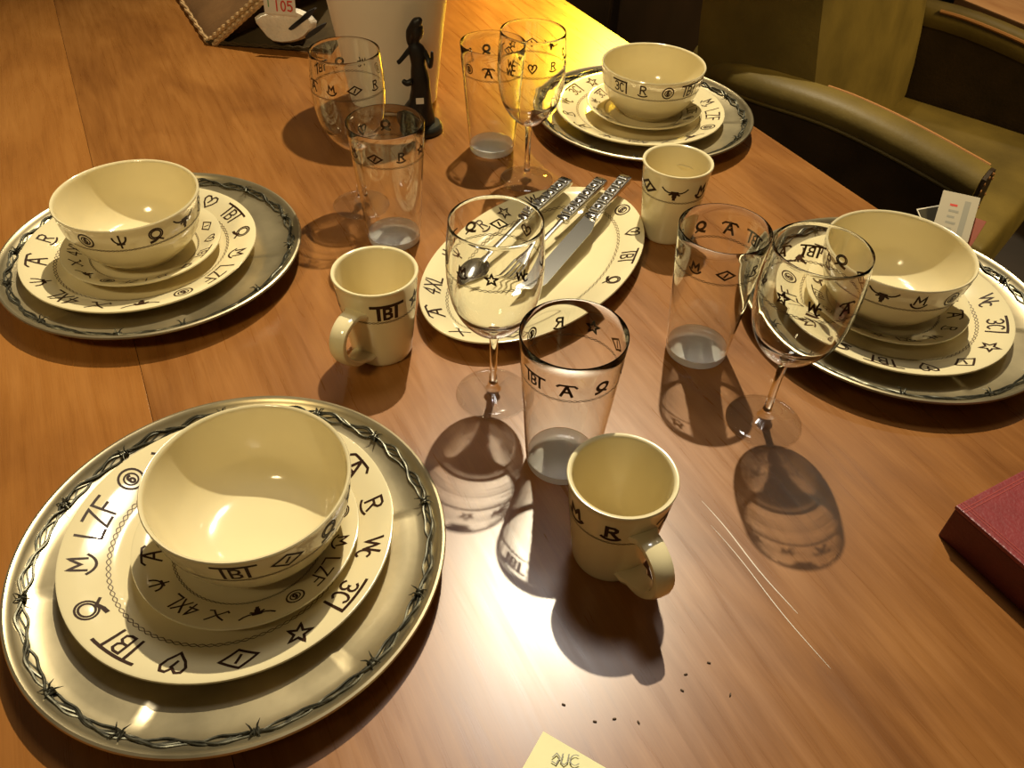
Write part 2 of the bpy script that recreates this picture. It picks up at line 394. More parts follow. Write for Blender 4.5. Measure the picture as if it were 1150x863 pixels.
# ------------------------------------------------------------------ dining table
TA = math.radians(-62.25)
ux = Vector((math.cos(TA), math.sin(TA), 0)); vx = Vector((-math.sin(TA), math.cos(TA), 0))
tb = thing('dining_table', 'large brown wooden dining table carrying all the place settings', 'table', (0, 0, -TZ), TA)
X0, X1, Y0, YS, Y1 = -2.55, .09, -.30, -.061, .928
def board(name, x0, x1, y0, y1, z0, z1, m, b=.003):
    return ob(name, mesh(name, *bevbox(x1 - x0, y1 - y0, z1 - z0, b), smooth=False), m, tb, ((x0 + x1) / 2, (y0 + y1) / 2, z0))
main_lamp.data.cycles.is_caustics_light = True
top_panel = board('tabletop_panel', X0, X1, YS + .0002, Y1, TZ - .036, TZ, 'wood', .0006)
top_panel.cycles.is_caustics_receiver = True
board('border_board', X0, X1, Y0, YS - .0002, TZ - .036, TZ - .0002, 'wood_edge', .0006)
board('apron', X0 + .12, X1 - .12, Y0 + .1, Y0 + .125, TZ - .13, TZ - .036, 'wood_leg')
board('apron', X0 + .12, X1 - .12, Y1 - .125, Y1 - .1, TZ - .13, TZ - .036, 'wood_leg')
board('apron', X0 + .1, X0 + .125, Y0 + .12, Y1 - .12, TZ - .13, TZ - .036, 'wood_leg')
board('apron', X1 - .125, X1 - .1, Y0 + .12, Y1 - .12, TZ - .13, TZ - .036, 'wood_leg')
for lx in (X0 + .12, X1 - .12):
    for ly in (Y0 + .12, Y1 - .12):
        board('leg', lx - .04, lx + .04, ly - .04, ly + .04, 0, TZ - .036, 'wood_leg', .006)
def tl(p): return Vector((p.dot(ux), p.dot(vx), 0))     # world xy -> table coordinates
for a, b, wd in (((788, 563), (895, 690), .0011), ((798, 590), (932, 752), .0008)):
    p, q = tl(at(*a)), tl(at(*b)); n = 14; V = []; F = []
    for i in range(n + 1):
        c = p.lerp(q, i / n); c.y += .0012 * math.sin(i * .5); h = wd * (math.sin(PI * (i + .3) / (n + .6)) ** .5) / 2
        V += [(c.x, c.y + h, 0), (c.x, c.y - h, 0)]
        if i: F.append((2 * i - 2, 2 * i - 1, 2 * i + 1, 2 * i))
    ob('scratch', mesh('scratch', V, F, False), 'scratch', tb, (0, 0, TZ + .0002))

# ------------------------------------------------------------------ chargers
def crease(r, t):
    k = (t / (2 * PI) * 6 + .02) % 1.0
    wgt = max(0, min(1, (r - .10) / .02)) * max(0, min(1, (.158 - r) / .012))
    return .0024 * wgt * (k - .5)
ch_prof = [(0, .001), (.108, .001), (.114, 0), (.120, .001), (.140, .0095), (.165, .0195), (.1735, .0232), (.1762, .0250), (.1770, .0266), (.1762, .0282), (.1742, .0287), (.1718, .0278), (.1698, .0255), (.1680, .0238),
           (.1635, .0205), (.158, .0180), (.152, .0166), (.145, .0156), (.138, .0148), (.130, .0138), (.120, .0126), (.110, .0119), (.09, .0118), (0, .0118)]
def ch_z(r): return interp(ch_prof[9:], r, 0, 1)
charger_me = mesh('dish', *lathe(ch_prof, 180, crease), angle=30)
strand_me = []
for ph in (0, PI * .9):
    path = []
    for i in range(432):
        t = 2 * PI * i / 432; rr = .1632 + .0034 * math.sin(12 * t + ph) + .0007 * math.sin(41 * t + ph)
        path.append((rr * math.cos(t), rr * math.sin(t), ch_z(rr) + .0012 + .0010 * math.cos(12 * t + ph)))
    path2 = []
    for i in range(432):
        t = 2 * PI * i / 432; rr = .1634 + .0022 * math.sin(24 * t + ph * 1.7)
        path2.append((rr * math.cos(t), rr * math.sin(t), ch_z(rr) + .0010 + .0008 * math.cos(24 * t + ph)))
    strand_me.append(mesh('wire_strand', *tube(path, .0011, 6, True)))
    strand_me.append(mesh('wire_strand', *tube(path2, .0008, 5, True)))
def barb_geo():
    parts = []
    for x in (-.0024, -.0008, .0008, .0024):    # coil round the strand, tangent = local y
        parts.append(tube([(.0030 * math.cos(a), x + .0004 * math.sin(a), .0030 * math.sin(a) * .75) for a in [2 * PI * k / 10 for k in range(10)]], .0008, 5, True))
    for (dx, dy, dz) in ((.0065, .004, .001), (-.0085, .0045, .001), (.006, -.005, .002), (-.007, -.0055, .002)):
        parts.append(tube([(0, dy * .25, .002), (dx * .45, dy * .55, .0030 + dz), (dx, dy, .0015 + dz)], [.0009, .0007, .0002], 5))
    return join(*parts)
barb_me = mesh('barb', *barb_geo())
def charger(xy, rz, label):
    t = thing('charger_plate', label, 'charger plate', (xy[0], xy[1], 0), rz, 'pewter chargers with barbed wire rims')
    ob('dish', charger_me, 'pewter', t)
    for sm in strand_me: ob('wire_strand', sm, 'wire', t)
    for k in range(12):
        a = 2 * PI * (k + .12 * math.sin(k * 2.1)) / 12
        ob('barb', barb_me, 'wire', t, (.1635 * math.cos(a), .1635 * math.sin(a), ch_z(.1635) + .0012), (0, 0, a))
    return t

# ------------------------------------------------------------------ dinner plates, small plates, bowls
dn_prof = [(0, .003), (.072, .003), (.075, 0), (.081, 0), (.084, .003), (.098, .0066), (.120, .0125), (.1345, .0180), (.1360, .0196), (.1355, .0210), (.1340, .0214),
           (.120, .0165), (.1045, .0118), (.0985, .0086), (.092, .0062), (.080, .0054), (0, .0050)]
sm_prof = [(0, .003), (.046, .003), (.048, 0), (.053, 0), (.056, .003), (.068, .0075), (.0905, .0175), (.0922, .0190), (.0918, .0204), (.0905, .0208),
           (.078, .0150), (.0660, .0094), (.0610, .0064), (.055, .0054), (0, .0050)]
bw_out = smooth_prof([(.0430, .0), (.0445, .004), (.0560, .0115), (.0680, .0260), (.0750, .0430), (.0790, .0610), (.0808, .0755)], 4)
bw_in = smooth_prof([(.0778, .0755), (.0760, .0610), (.0715, .0430), (.0640, .0270), (.0500, .0130), (.0300, .0075), (0, .0060)], 4)
bw_prof = [(0, .003), (.037, .003), (.039, 0)] + bw_out + [(.0813, .0768), (.0805, .0780), (.0788, .0775)] + bw_in
dn_me = mesh('dish', *lathe(dn_prof, 128), angle=50)
sm_me = mesh('dish', *lathe(sm_prof, 112), angle=50)
bw_me = mesh('bowl_body', *lathe(bw_prof, 112), angle=50)
dn_top = dn_prof[10:]; sm_top = sm_prof[9:]
def flat_rope(top, R, amp, n, wdt):
    return mesh('rope_border', *rope(R, amp, n, lambda t, o: Vector(((R + o) * math.cos(t), (R + o) * math.sin(t), interp(top, R + o, 0, 1) + EPS)), wdt), smooth=False)
def side_rope(outer, z0, amp, n, wdt):
    return mesh('rope_border', *rope(0, amp, n, lambda t, o: Vector(((interp(outer, z0 + o, 1, 0) + EPS) * math.cos(t), (interp(outer, z0 + o, 1, 0) + EPS) * math.sin(t), z0 + o)), wdt), smooth=False)
dn_rope = flat_rope(dn_top, .0995, .0016, 48, .0008)
sm_rope = flat_rope(sm_top, .0625, .0009, 48, .0006)
bw_rope = side_rope(bw_out, .0500, .0009, 52, .0007)
def put_marks(t, key, fm, first, a0, n=16, names=None, da=None, cw=True, wdt=.115):
    """marks run clockwise (tops outward) on plates, counter-clockwise on vessel walls"""
    names = names or [ORDER[(first + k) % 16] for k in range(n)]
    for k, nm in enumerate(names):
        a = a0 + (-1 if cw else 1) * k * (da or 2 * PI / n)
        ob(nm, mark_mesh(key, nm, fm, wdt), 'print', t, rot=(0, 0, a))
def plate(xy, z, ang_tbt, label):
    t = thing('dinner_plate', label, 'plate', (xy[0], xy[1], z), 0, 'cream dinner plates')
    ob('dish', dn_me, 'cream', t); ob('rope_border', dn_rope, 'print_line', t)
    put_marks(t, 'dn', rim_mark(dn_top, .1180, .0195), 0, math.radians(ang_tbt))
def small_plate(xy, z, ang_tbt, label):
    t = thing('bread_plate', label, 'plate', (xy[0], xy[1], z), 0, 'cream bread plates')
    ob('dish', sm_me, 'cream', t); ob('rope_border', sm_rope, 'print_line', t)
    put_marks(t, 'sm', rim_mark(sm_top, .0775, .0135), 0, math.radians(ang_tbt))
def bowl(xy, z, a0, names, label):
    t = thing('cereal_bowl', label, 'bowl', (xy[0], xy[1], z), 0, 'cream bowls')
    ob('bowl_body', bw_me, 'cream', t); ob('rope_border', bw_rope, 'print_line', t)
    put_marks(t, 'bw', side_mark(bw_out, .0625, .0165), 0, math.radians(a0), names=names, da=math.radians(27.7), cw=False, wdt=.13)
Zc, Zd, Zs = .0118, .0118 + .0054, .0118 + .0054 + .0054
PL = dict(
    N=((-.2274, .391), (-.2318, .4011), (-.2160, .3985), (-.2060, .4040), 'nearest the camera'),
    L=((-.4451, .8196), (-.4579, .8160), (-.4545, .8148), (-.4563, .8160), 'beside the pale border board'),
    T=((.1936, 1.2605), (.1873, 1.2575), (.1940, 1.2575), (.2010, 1.2620), 'farthest from the camera'),
    R=((.4456, .7721), (.4387, .7680), (.4330, .7680), (.4270, .7665), 'nearest the red box'))
def bnames(f): return [ORDER[(f + k * 3) % 16] for k in range(12)]
TB = dict(N=243, L=42, T=60, R=250); TS = dict(N=42, L=350, T=60, R=180)
BA = dict(N=(-83, ['joined_letters_mark', 'diamond_mark', 'lasso_mark', 'star_mark', 'letter_mark', 'heart_mark', 'pitchfork_mark', 'longhorn_mark', 'rocking_letter_mark', 'circled_number_mark', 'flying_letter_mark', 'lasso_mark']),
          L=(-104, ['circled_number_mark', 'pitchfork_mark', 'lasso_mark', 'longhorn_mark', 'letter_mark', 'heart_mark', 'star_mark', 'diamond_mark', 'joined_letters_mark', 'flying_letter_mark', 'crossed_letters_mark', 'rocking_letter_mark']),
          T=(-134, ['railed_letters_mark', 'letter_mark', 'circled_number_mark', 'joined_letters_mark', 'star_mark', 'heart_mark', 'pitchfork_mark', 'diamond_mark', 'lasso_mark', 'flying_letter_mark', 'crossed_letters_mark', 'rocking_letter_mark']),
          R=(-118, ['longhorn_mark', 'rocking_letter_mark', 'circled_number_mark', 'railed_letters_mark', 'star_mark', 'heart_mark', 'pitchfork_mark', 'diamond_mark', 'lasso_mark', 'flying_letter_mark', 'crossed_letters_mark', 'letter_mark']))
for k, (c, d, s, b, where) in PL.items():
    charger(c, {'N': .35, 'L': 1.1, 'T': 2.0, 'R': 2.9}[k], 'round pewter charger with barbed wire rim, ' + where)
    plate(d, Zc, TB[k], 'cream dinner plate with brown ranch brands on the pewter charger ' + where)
    small_plate(s, Zd, TS[k], 'small cream bread plate under the bowl, place setting ' + where)
    bowl(b, Zs, BA[k][0], BA[k][1], 'deep cream bowl with branded band, top of the stack ' + where)

# ------------------------------------------------------------------ oval platter
PA, PB, PC, PT = .1885, .1142, (.0255, .8368), 1.0137
pl_prof = [(.086, .003), (.060, .003), (.057, 0), (.052, 0), (.049, .003), (.036, .0085), (.014, .0170), (.0015, .0208), (0, .0222), (.0006, .0236), (.0020, .0239), (.014, .0206), (.030, .0140), (.0355, .0108), (.041, .0080), (.050, .0068), (.075, .0062), (.095, .006)]
def oval(d, t, z): return Vector(((PA - d) * math.cos(t), (PB - d) * math.sin(t), z))
V, F = [], []; SEG = 128
for d, z in pl_prof:
    for i in range(SEG): V.append(oval(d, 2 * PI * i / SEG, z))
for a in range(len(pl_prof) - 1):
    for i in range(SEG):
        j = (i + 1) % SEG; F.append((a * SEG + i, a * SEG + j, (a + 1) * SEG + j, (a + 1) * SEG + i))
F.append(tuple(range(SEG))[::-1]); F.append(tuple((len(pl_prof) - 1) * SEG + i for i in range(SEG)))
pt = thing('oval_platter', 'oval cream serving platter with rope border holding the cutlery', 'platter', (PC[0], PC[1], 0), PT)
ob('dish', mesh('dish', V, F, angle=50), 'cream', pt)
pl_top = pl_prof[10:]
ob('rope_border', mesh('rope_border', *rope(0, .0016, 50, lambda t, o: oval(.034 + o, t, interp(pl_top, .034 + o, 0, 1) + EPS), .00075), smooth=False), 'print_line', pt)
for nm, px, py in (('pitchfork_mark', 488, 283), ('number_letters_mark', 482, 320), ('flying_letter_mark', 486, 351), ('running_cross_mark', 516, 373), ('diamond_mark', 572, 381),
                   ('circled_number_mark', 690, 240), ('heart_mark', 707, 261), ('joined_letters_mark', 709, 287), ('lasso_mark', 692, 315), ('letter_mark', 520, 240), ('star_mark', 555, 222), ('rocking_letter_mark', 655, 342), ('crossed_letters_mark', 600, 214)):
    p = at(px, py, .021) - Vector((*PC, .021)); p.rotate(Matrix.Rotation(-PT, 3, 'Z'))
    t = math.atan2(p.y / (PB - .015), p.x / (PA - .015))
    tan = Vector((-(PA - .015) * math.sin(t), (PB - .015) * math.cos(t))).normalized(); nor = Vector((tan.y, -tan.x))
    c0 = Vector(((PA - .0155) * math.cos(t), (PB - .0155) * math.sin(t)))
    def fm(x, y, c0=c0, tan=tan, nor=nor):
        q = c0 - tan * x * .018 + nor * y * .018; d = .0155 - y * .018
        return Vector((q.x, q.y, interp(pl_top, d, 0, 1) + EPS + .0002))
    V, F = ribbons(MARKS[nm], .115, fm, .2); ob(nm, mesh(nm, V, F, False), 'print', pt)

# ------------------------------------------------------------------ cutlery (local x = towards the tip, z up)
def sweep(sections):
    """sections: (x, half width y, half height z, z centre), rounded-rect cross-section"""
    V, F = [], []; K = 10
    for x, wy, hz, zc in sections:
        for k in range(K):
            a = 2 * PI * k / K; cx, sx = math.cos(a), math.sin(a)
            V.append((x, wy * math.copysign(abs(cx) ** .6, cx), zc + hz * math.copysign(abs(sx) ** .6, sx)))
    for i in range(len(sections) - 1):
        for k in range(K):
            l = (k + 1) % K; F.append((i * K + k, i * K + l, (i + 1) * K + l, (i + 1) * K + k))
    F.append(tuple(range(K))[::-1]); F.append(tuple((len(sections) - 1) * K + k for k in range(K)))
    return V, F
def handle_geo(L=.108):
    s = [(0, .0055, .0028, 0), (.0015, .0072, .0038, 0), (.012, .0074, .004, 0)]
    x = .014
    s += [(x, .0068, .0034, 0), (L - .006, .0056, .003, 0), (L - .004, .0068, .0036, 0), (L, .0068, .0036, 0), (L + .002, .004, .0026, 0)]
    return sweep(s)
def bead_geo():
    return xf(lathe(smooth_prof([(.0046, 0), (.0044, .0012), (.0030, .0022), (0, .0026)], 3), 10), Matrix.Identity(4))
_hg = handle_geo(); handle_me = mesh('handle', [(v[0], v[1] * 1.35, v[2] * 1.3) for v in _hg[0]], _hg[1]); bead_me = mesh('bead', *xf(bead_geo(), Matrix.Diagonal((1.1, 1.3, 1.2, 1))))
bar_me = mesh('bead', *bevbox(.0056, .0130, .0036, .0012, 2), smooth=False)
def cutlery(name, label, tail, tip, zt, ze, roll=0.0):
    d = Vector((tip[0] - tail[0], tip[1] - tail[1], ze - zt)); L = d.length
    t = thing(name, label, name.split('_')[-1], (tail[0], tail[1], zt), 0, 'cutlery on the platter')
    t.rotation_euler = (0, -math.atan2(d.z, math.hypot(d.x, d.y)), math.atan2(d.y, d.x))
    t.rotation_euler = (Matrix.Rotation(math.atan2(d.y, d.x), 3, 'Z') @ Matrix.Rotation(-math.atan2(d.z, math.hypot(d.x, d.y)), 3, 'Y') @ Matrix.Rotation(roll, 3, 'X')).to_euler()
    h = ob('handle', handle_me, 'steel', t)
    for k in range(9):
        ob('bead', bar_me if k % 2 == 0 else bead_me, 'steel', h, (.012 + .0105 * k, 0, .0040))
    g = ob('handle_groove', mesh('handle_groove', *bevbox(.092, .0150, .0006, .0002, 1), smooth=False), 'steel_dark', h, (.055, 0, .0042))
    return t, L
k_tail = at(703, 201, .038); k_tip = at(583, 338, .014)
kn, Lk = cutlery('table_knife', 'long table knife with beaded handle, lying nearest the armchair on the platter', k_tail, k_tip, .040, .0175)
V, F = [], []; n = 14; xs = [.108 + (Lk - .108) * i / n for i in range(n + 1)]
for i, x in enumerate(xs):
    f = i / n; top_ = .0085; bot = -.0150 * min(1, .5 + f * 4) if f < .8 else -.0125 * (1 - ((f - .8) / .2) ** 2) + .0075 * ((f - .8) / .2) ** 2 * .8
    th_ = .0011
    V += [(x, top_, th_), (x, bot, .0003), (x, bot, -.0003), (x, top_, -th_)]
for i in range(n):
    a, b = 4 * i, 4 * i + 4
    F += [(a, b, b + 1, a + 1), (a + 1, b + 1, b + 2, a + 2), (a + 2, b + 2, b + 3, a + 3), (a + 3, b + 3, b, a)]
F += [(3, 2, 1, 0), (4 * n, 4 * n + 1, 4 * n + 2, 4 * n + 3)]
V = [(x, -y, z) for x, y, z in V]; F = [f[::-1] for f in F]
ob('blade', mesh('blade', V, F, angle=30), 'steel', kn)

f_tail = at(676, 204, .036); f_tip = at(562, 318, .016)
fk, Lf = cutlery('dinner_fork', 'dinner fork with beaded handle, between the spoon and the knife', f_tail, f_tip, .038, .0175)
s = [(.108, .0040, .0022, 0), (.125, .0030, .0018, -.001), (Lf - .075, .0040, .0016, -.002), (Lf - .062, .0090, .0013, -.004), (Lf - .05, .0115, .0011, -.0045)]
ob('neck', mesh('neck', *sweep(s)), 'steel', fk)
for y in (-.0095, -.0032, .0032, .0095):
    ob('tine', mesh('tine', *sweep([(Lf - .052, .0018, .0011, -.0045), (Lf - .03, .0016, .001, -.0045), (Lf - .012, .0013, .0009, -.002), (Lf, .0005, .0004, .001)])), 'steel', fk, (0, y, 0))

s_tail = at(637, 204, .036); s_tip = at(512, 318, .016)
sp, Ls = cutlery('soup_spoon', 'soup spoon with beaded handle, its bowl behind the middle wine glass', s_tail, s_tip, .038, .019)
ob('neck', mesh('neck', *sweep([(.108, .0042, .0024, 0), (.125, .0030, .0018, 0), (Ls - .062, .0034, .0016, -.003), (Ls - .05, .006, .0012, -.003)])), 'steel', sp)
V, F = [], []; nu, nv = 9, 24
for side in (0, 1):
    for i in range(nu + 1):
        r = i / nu
        for k in range(nv):
            a = 2 * PI * k / nv
            V.append((Ls - .027 + .030 * r * math.cos(a), .0195 * r * math.sin(a) * (1 - .12 * math.cos(a)), -.0035 - .0085 * (1 - r * r) - (.0010 if side else 0)))
off = (nu + 1) * nv
for i in range(nu):
    for k in range(nv):
        l = (k + 1) % nv
        F.append((i * nv + k, (i + 1) * nv + k, (i + 1) * nv + l, i * nv + l))
        F.append((off + i * nv + k, off + i * nv + l, off + (i + 1) * nv + l, off + (i + 1) * nv + k))
for k in range(nv):
    l = (k + 1) % nv; F.append((nu * nv + k, off + nu * nv + k, off + nu * nv + l, nu * nv + l))
ob('spoon_bowl', mesh('spoon_bowl', V, F), 'steel', sp)

# ------------------------------------------------------------------ mugs
MH = .106
mg_out = smooth_prof([(.0300, .0), (.0325, .0030), (.0345, .014), (.0375, .040), (.0408, .070), (.0442, .1035)], 4)
mg_in = smooth_prof([(.0405, .1030), (.0375, .070), (.0342, .040), (.0312, .016), (.0270, .0085), (0, .007)], 4)
mg_me = mesh('mug_body', *lathe([(0, .002), (.026, .002), (.0275, 0)] + mg_out + [(.0450, .1050), (.0444, .1062), (.0425, .1064), (.0410, .1052)] + mg_in, 96), angle=50)
mg_rope = side_rope(mg_out, .0685, .0010, 30, .0007)
def mug_handle():
    path = smooth_prof([(.0370, .0770), (.0530, .0805), (.0680, .0765), (.0765, .0650), (.0765, .0510), (.0690, .0370), (.0550, .0250), (.0325, .0180)], 5)
    V, F = [], []; K = 12
    for i, (r, z) in enumerate(path):
        p = path[max(i - 1, 0)]; q = path[min(i + 1, len(path) - 1)]
        t = Vector((q[0] - p[0], q[1] - p[1])).normalized(); nn = Vector((-t.y, t.x))
        f = i / (len(path) - 1); wy = .0108 - .0016 * math.sin(PI * f) + (.003 if f < .08 or f > .94 else 0); hn = .0046
        for k in range(K):
            a = 2 * PI * k / K; cx, sx = math.cos(a), math.sin(a)
            o = nn * hn * math.copysign(abs(sx) ** .8, sx)
            V.append((r + o.x, wy * math.copysign(abs(cx) ** .7, cx), z + o.y))
    for i in range(len(path) - 1):
        for k in range(K):
            l = (k + 1) % K; F.append((i * K + k, (i + 1) * K + k, (i + 1) * K + l, i * K + l))
    F.append(tuple(range(K))); F.append(tuple((len(path) - 1) * K + k for k in range(K))[::-1])
    return V, F
mh_me = mesh('handle', *mug_handle())
def mug(xy, hang, marks, label):
    t = thing('coffee_mug', label, 'mug', (xy[0], xy[1], 0), 0, 'cream mugs')
    ob('mug_body', mg_me, 'cream', t); ob('handle', mh_me, 'cream', t, rot=(0, 0, math.radians(hang))); ob('rope_border', mg_rope, 'print_line', t)
    fm = side_mark(mg_out, .0815, .0170)
    for nm, a in marks: ob(nm, mark_mesh('mg', nm, fm, .19), 'print', t, rot=(0, 0, math.radians(a)))
mug((.0912, .4173), -66, [('letter_mark', -103), ('rocking_letter_mark', -150), ('flying_letter_mark', -35), ('star_mark', 20), ('diamond_mark', 70), ('longhorn_mark', 120), ('heart_mark', 165)], 'cream mug with its handle towards the camera, standing over its own dark shadow')
mug((-.146, .6776), -113, [('joined_letters_mark', -66), ('letter_mark', -158), ('star_mark', -15), ('diamond_mark', 35), ('longhorn_mark', 90), ('heart_mark', 145)], 'cream mug with joined letters beside the oval platter and nearest charger')
mug((.1984, .9372), 62, [('longhorn_mark', -98), ('diamond_mark', -150), ('rocking_letter_mark', -46), ('star_mark', 5), ('letter_mark', 120), ('heart_mark', 165)], 'cream mug with a black longhorn skull, behind the cutlery')

# ------------------------------------------------------------------ tumblers and wine glasses
TH = .163
def tr(z): return .0335 + (.0467 - .0335) * (z / TH) ** .92
zs = [.012 + (TH - .001 - .012) * i / 14 for i in range(15)]
wt = .0016
tum_out = [(tr(z), z) for z in zs]
tum_prof = tum_out + [(tr(TH) - .0003, TH), (tr(TH) - wt + .0003, TH)] + [(tr(z) - wt, z) for z in zs[::-1]]
tum_me = mesh('glass_wall', *lathe(tum_prof, 96), angle=60)
tb_prof = smooth_prof([(tr(.012) - wt, .012), (.029, .0098), (.020, .0082), (0, .0078)], 4)[::-1]
tb_low = [(0, .0004), (.0290, .0004), (.0315, .0008), (.0330, .0022), (.0337, .0050), (tr(.012), .012)]
tbase_me = mesh('base', *join(lathe(tb_low, 96), (lambda vf: (vf[0], [f[::-1] for f in vf[1]]))(lathe(tb_prof, 96))), angle=80)
tum_rope = side_rope(tum_out, .1245, .0011, 30, .0007)
def caustic(o): o.cycles.is_caustics_caster = True
def tumbler(xy, first, a0, label, names=None):
    t = thing('water_tumbler', label, 'glass', (xy[0], xy[1], 0), 0, 'clear tumblers with brown brands')
    caustic(ob('glass_wall', tum_me, 'real_glass', t)); ob('base', tbase_me, 'base_glass', t).cycles.is_caustics_receiver = True; ob('rope_border', tum_rope, 'print_line', t)
    names = names or [ORDER[(first + 5 * k) % 16] for k in range(9)]
    put_marks(t, 'tu', side_mark(tum_out, .1368, .0122), 0, math.radians(a0), names=names, da=2 * PI / len(names), cw=False, wdt=.16)
tumbler((.0506, .5219), 0, -137, 'clear tumbler with a flying letter, behind the mug in front', ['joined_letters_mark', 'flying_letter_mark', 'lasso_mark', 'heart_mark', 'diamond_mark', 'star_mark', 'letter_mark', 'circled_number_mark', 'crossed_letters_mark'])
tumbler((.206, .6938), 1, -132, 'clear tumbler touching the wine glass next to the armchair setting', ['rocking_letter_mark', 'diamond_mark', 'letter_mark', 'star_mark', 'joined_letters_mark', 'flying_letter_mark', 'lasso_mark', 'heart_mark', 'longhorn_mark'])
tumbler((-.1618, .896), 2, -100, 'clear tumbler in front of the white vase', ['diamond_mark', 'letter_mark', 'star_mark', 'circled_number_mark', 'flying_letter_mark', 'lasso_mark', 'heart_mark', 'longhorn_mark', 'rocking_letter_mark'])
tumbler((-.046, 1.1514), 3, -95, 'clear tumbler farthest back, beside the far wine glass', ['flying_letter_mark', 'crossed_letters_mark', 'letter_mark', 'star_mark', 'diamond_mark', 'lasso_mark', 'heart_mark', 'joined_letters_mark', 'circled_number_mark'])

wb_out = smooth_prof([(.0062, .0860), (.0170, .0905), (.0300, .1040), (.0395, .1220), (.0442, .1430), (.0455, .1640), (.0447, .1880), (.0425, .2125)], 5)
ww = .0011
wb_in = [(max(r - ww, .0), z + (.0014 if z < .12 else 0)) for r, z in wb_out][::-1]
wb_prof = wb_out + [(.0423, .2133), (.0417, .2133)] + wb_in + [(0, .0872)]
wb_me = mesh('glass_bowl', *lathe(wb_prof, 96), angle=60)
wstem_me = mesh('stem', *lathe([(.0085, .0078), (.0060, .0110), (.0043, .0200), (.0038, .0350), (.0038, .0550), (.0044, .0740), (.0054, .0820), (.0062, .0860)], 32), angle=70)
wfoot_me = mesh('foot', *lathe([(0, .0012), (.025, .0008), (.0360, 0), (.0384, .0004), (.0388, .0014), (.0380, .0022), (.0300, .0032), (.0180, .0050), (.0085, .0078)], 96), angle=70)
wn_rope = side_rope(wb_out, .1690, .0011, 30, .0007)
def wine(xy, a0, label, names):
    t = thing('wine_glass', label, 'wine glass', (xy[0], xy[1], 0), 0, 'stemmed wine glasses with brown brands')
    caustic(ob('glass_bowl', wb_me, 'real_glass', t)); caustic(ob('stem', wstem_me, 'real_glass', t)); ob('foot', wfoot_me, 'glass_thick', t); ob('rope_border', wn_rope, 'print_line', t)
    put_marks(t, 'wn', side_mark(wb_out, .1810, .0115), 0, math.radians(a0), names=names, da=2 * PI / len(names), cw=False, wdt=.15)
wine((-.0198, .611), -128, 'stemmed wine glass in front of the cutlery platter', ['rocking_letter_mark', 'star_mark', 'crossed_letters_mark', 'pitchfork_mark', 'letter_mark', 'heart_mark', 'diamond_mark', 'lasso_mark', 'joined_letters_mark', 'circled_number_mark'])
wine((.2620, .5873), -138, 'stemmed wine glass overlapping the bowl nearest the armchair', ['star_mark', 'crossed_letters_mark', 'flying_letter_mark', 'letter_mark', 'diamond_mark', 'lasso_mark', 'joined_letters_mark', 'flying_letter_mark', 'running_cross_mark', 'pitchfork_mark'])
wine((-.2186, .9760), -140, 'stemmed wine glass in front of the white vase', ['flying_letter_mark', 'rocking_letter_mark', 'diamond_mark', 'letter_mark', 'heart_mark', 'circled_number_mark', 'crossed_letters_mark', 'lasso_mark', 'joined_letters_mark', 'star_mark'])
wine((.0090, 1.0641), -125, 'stemmed wine glass standing before the farthest tumbler', ['crossed_letters_mark', 'heart_mark', 'letter_mark', 'flying_letter_mark', 'lasso_mark', 'longhorn_mark', 'diamond_mark', 'star_mark', 'joined_letters_mark', 'circled_number_mark'])

# ------------------------------------------------------------------ red box, note, crumbs
bx = thing('red_box', 'low dark red leather box at the edge of the table', 'box', (0, 0, 0), 0)
BH = .0415; c0 = at(1053, 601); e1 = Vector((math.cos(math.radians(-60.4)), math.sin(math.radians(-60.4)), 0)); e2 = Vector((-e1.y, e1.x, 0))
bx.location = (c0.x, c0.y, TZ); bx.rotation_euler = (0, 0, math.radians(-60.4))
BL, BW = .26, .20
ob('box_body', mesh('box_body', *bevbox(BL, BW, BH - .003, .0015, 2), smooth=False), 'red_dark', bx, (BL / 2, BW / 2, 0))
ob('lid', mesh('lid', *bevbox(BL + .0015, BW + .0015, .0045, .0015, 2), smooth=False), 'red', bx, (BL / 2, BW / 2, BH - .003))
for d in (.0055, .0085):
    ob('trim_line', mesh('trim_line', *bevbox(BL, .0011, .0006, .0002, 1), smooth=False), 'red_trim', bx, (BL / 2, d, BH + .0013))
    ob('trim_line', mesh('trim_line', *bevbox(.0011, BW, .0006, .0002, 1), smooth=False), 'red_trim', bx, (d, BW / 2, BH + .0012))

na = at(610, 822); nb = at(582, 863); nc = at(680, 863)
e1n = (nc - na).normalized(); e2n = Vector((e1n.y, -e1n.x, 0))
nt_ = thing('paper_note', 'yellow paper note with grey handwriting on the bare wood in front', 'note', (na.x, na.y, .0006), math.atan2(e1n.y, e1n.x))
V, F = [], []; nn_ = 8
for i in range(nn_ + 1):
    for j in range(nn_ + 1):
        x, y = i / nn_ * .095, -j / nn_ * .075
        V.append((x, y, .0012 * math.sin(i * .5) * (j / nn_) + .0003 * j))
for i in range(nn_):
    for j in range(nn_):
        a = i * (nn_ + 1) + j; F.append((a, a + 1, a + nn_ + 2, a + nn_ + 1))
ob('sheet', mesh('sheet', V, F), 'yellow', nt_)
sc_ = [([(-.5, .1), (-.35, .42), (-.2, .1), (-.32, -.4), (-.5, -.2)], 1), ([(-.1, .4), (-.14, -.2), (0, -.42), (.12, -.2), (.14, .4)], 1), (arc(.42, 0, .2, .4, 60, 320, 10), 1)]
hq = at(634, 855) - na; hx, hy = hq.dot(e1n), -hq.dot(e2n)
ob('handwriting', mesh('handwriting', *ribbons(sc_, .06, lambda x, y: Vector((hx + x * .016 - y * .003, hy + y * .009 + x * .008, .0022)), .1), smooth=False), 'pencil', nt_)
cr = mesh('wood_crumb', *subsurf(*bevbox(.004, .0018, .0014, 0), lv=1))
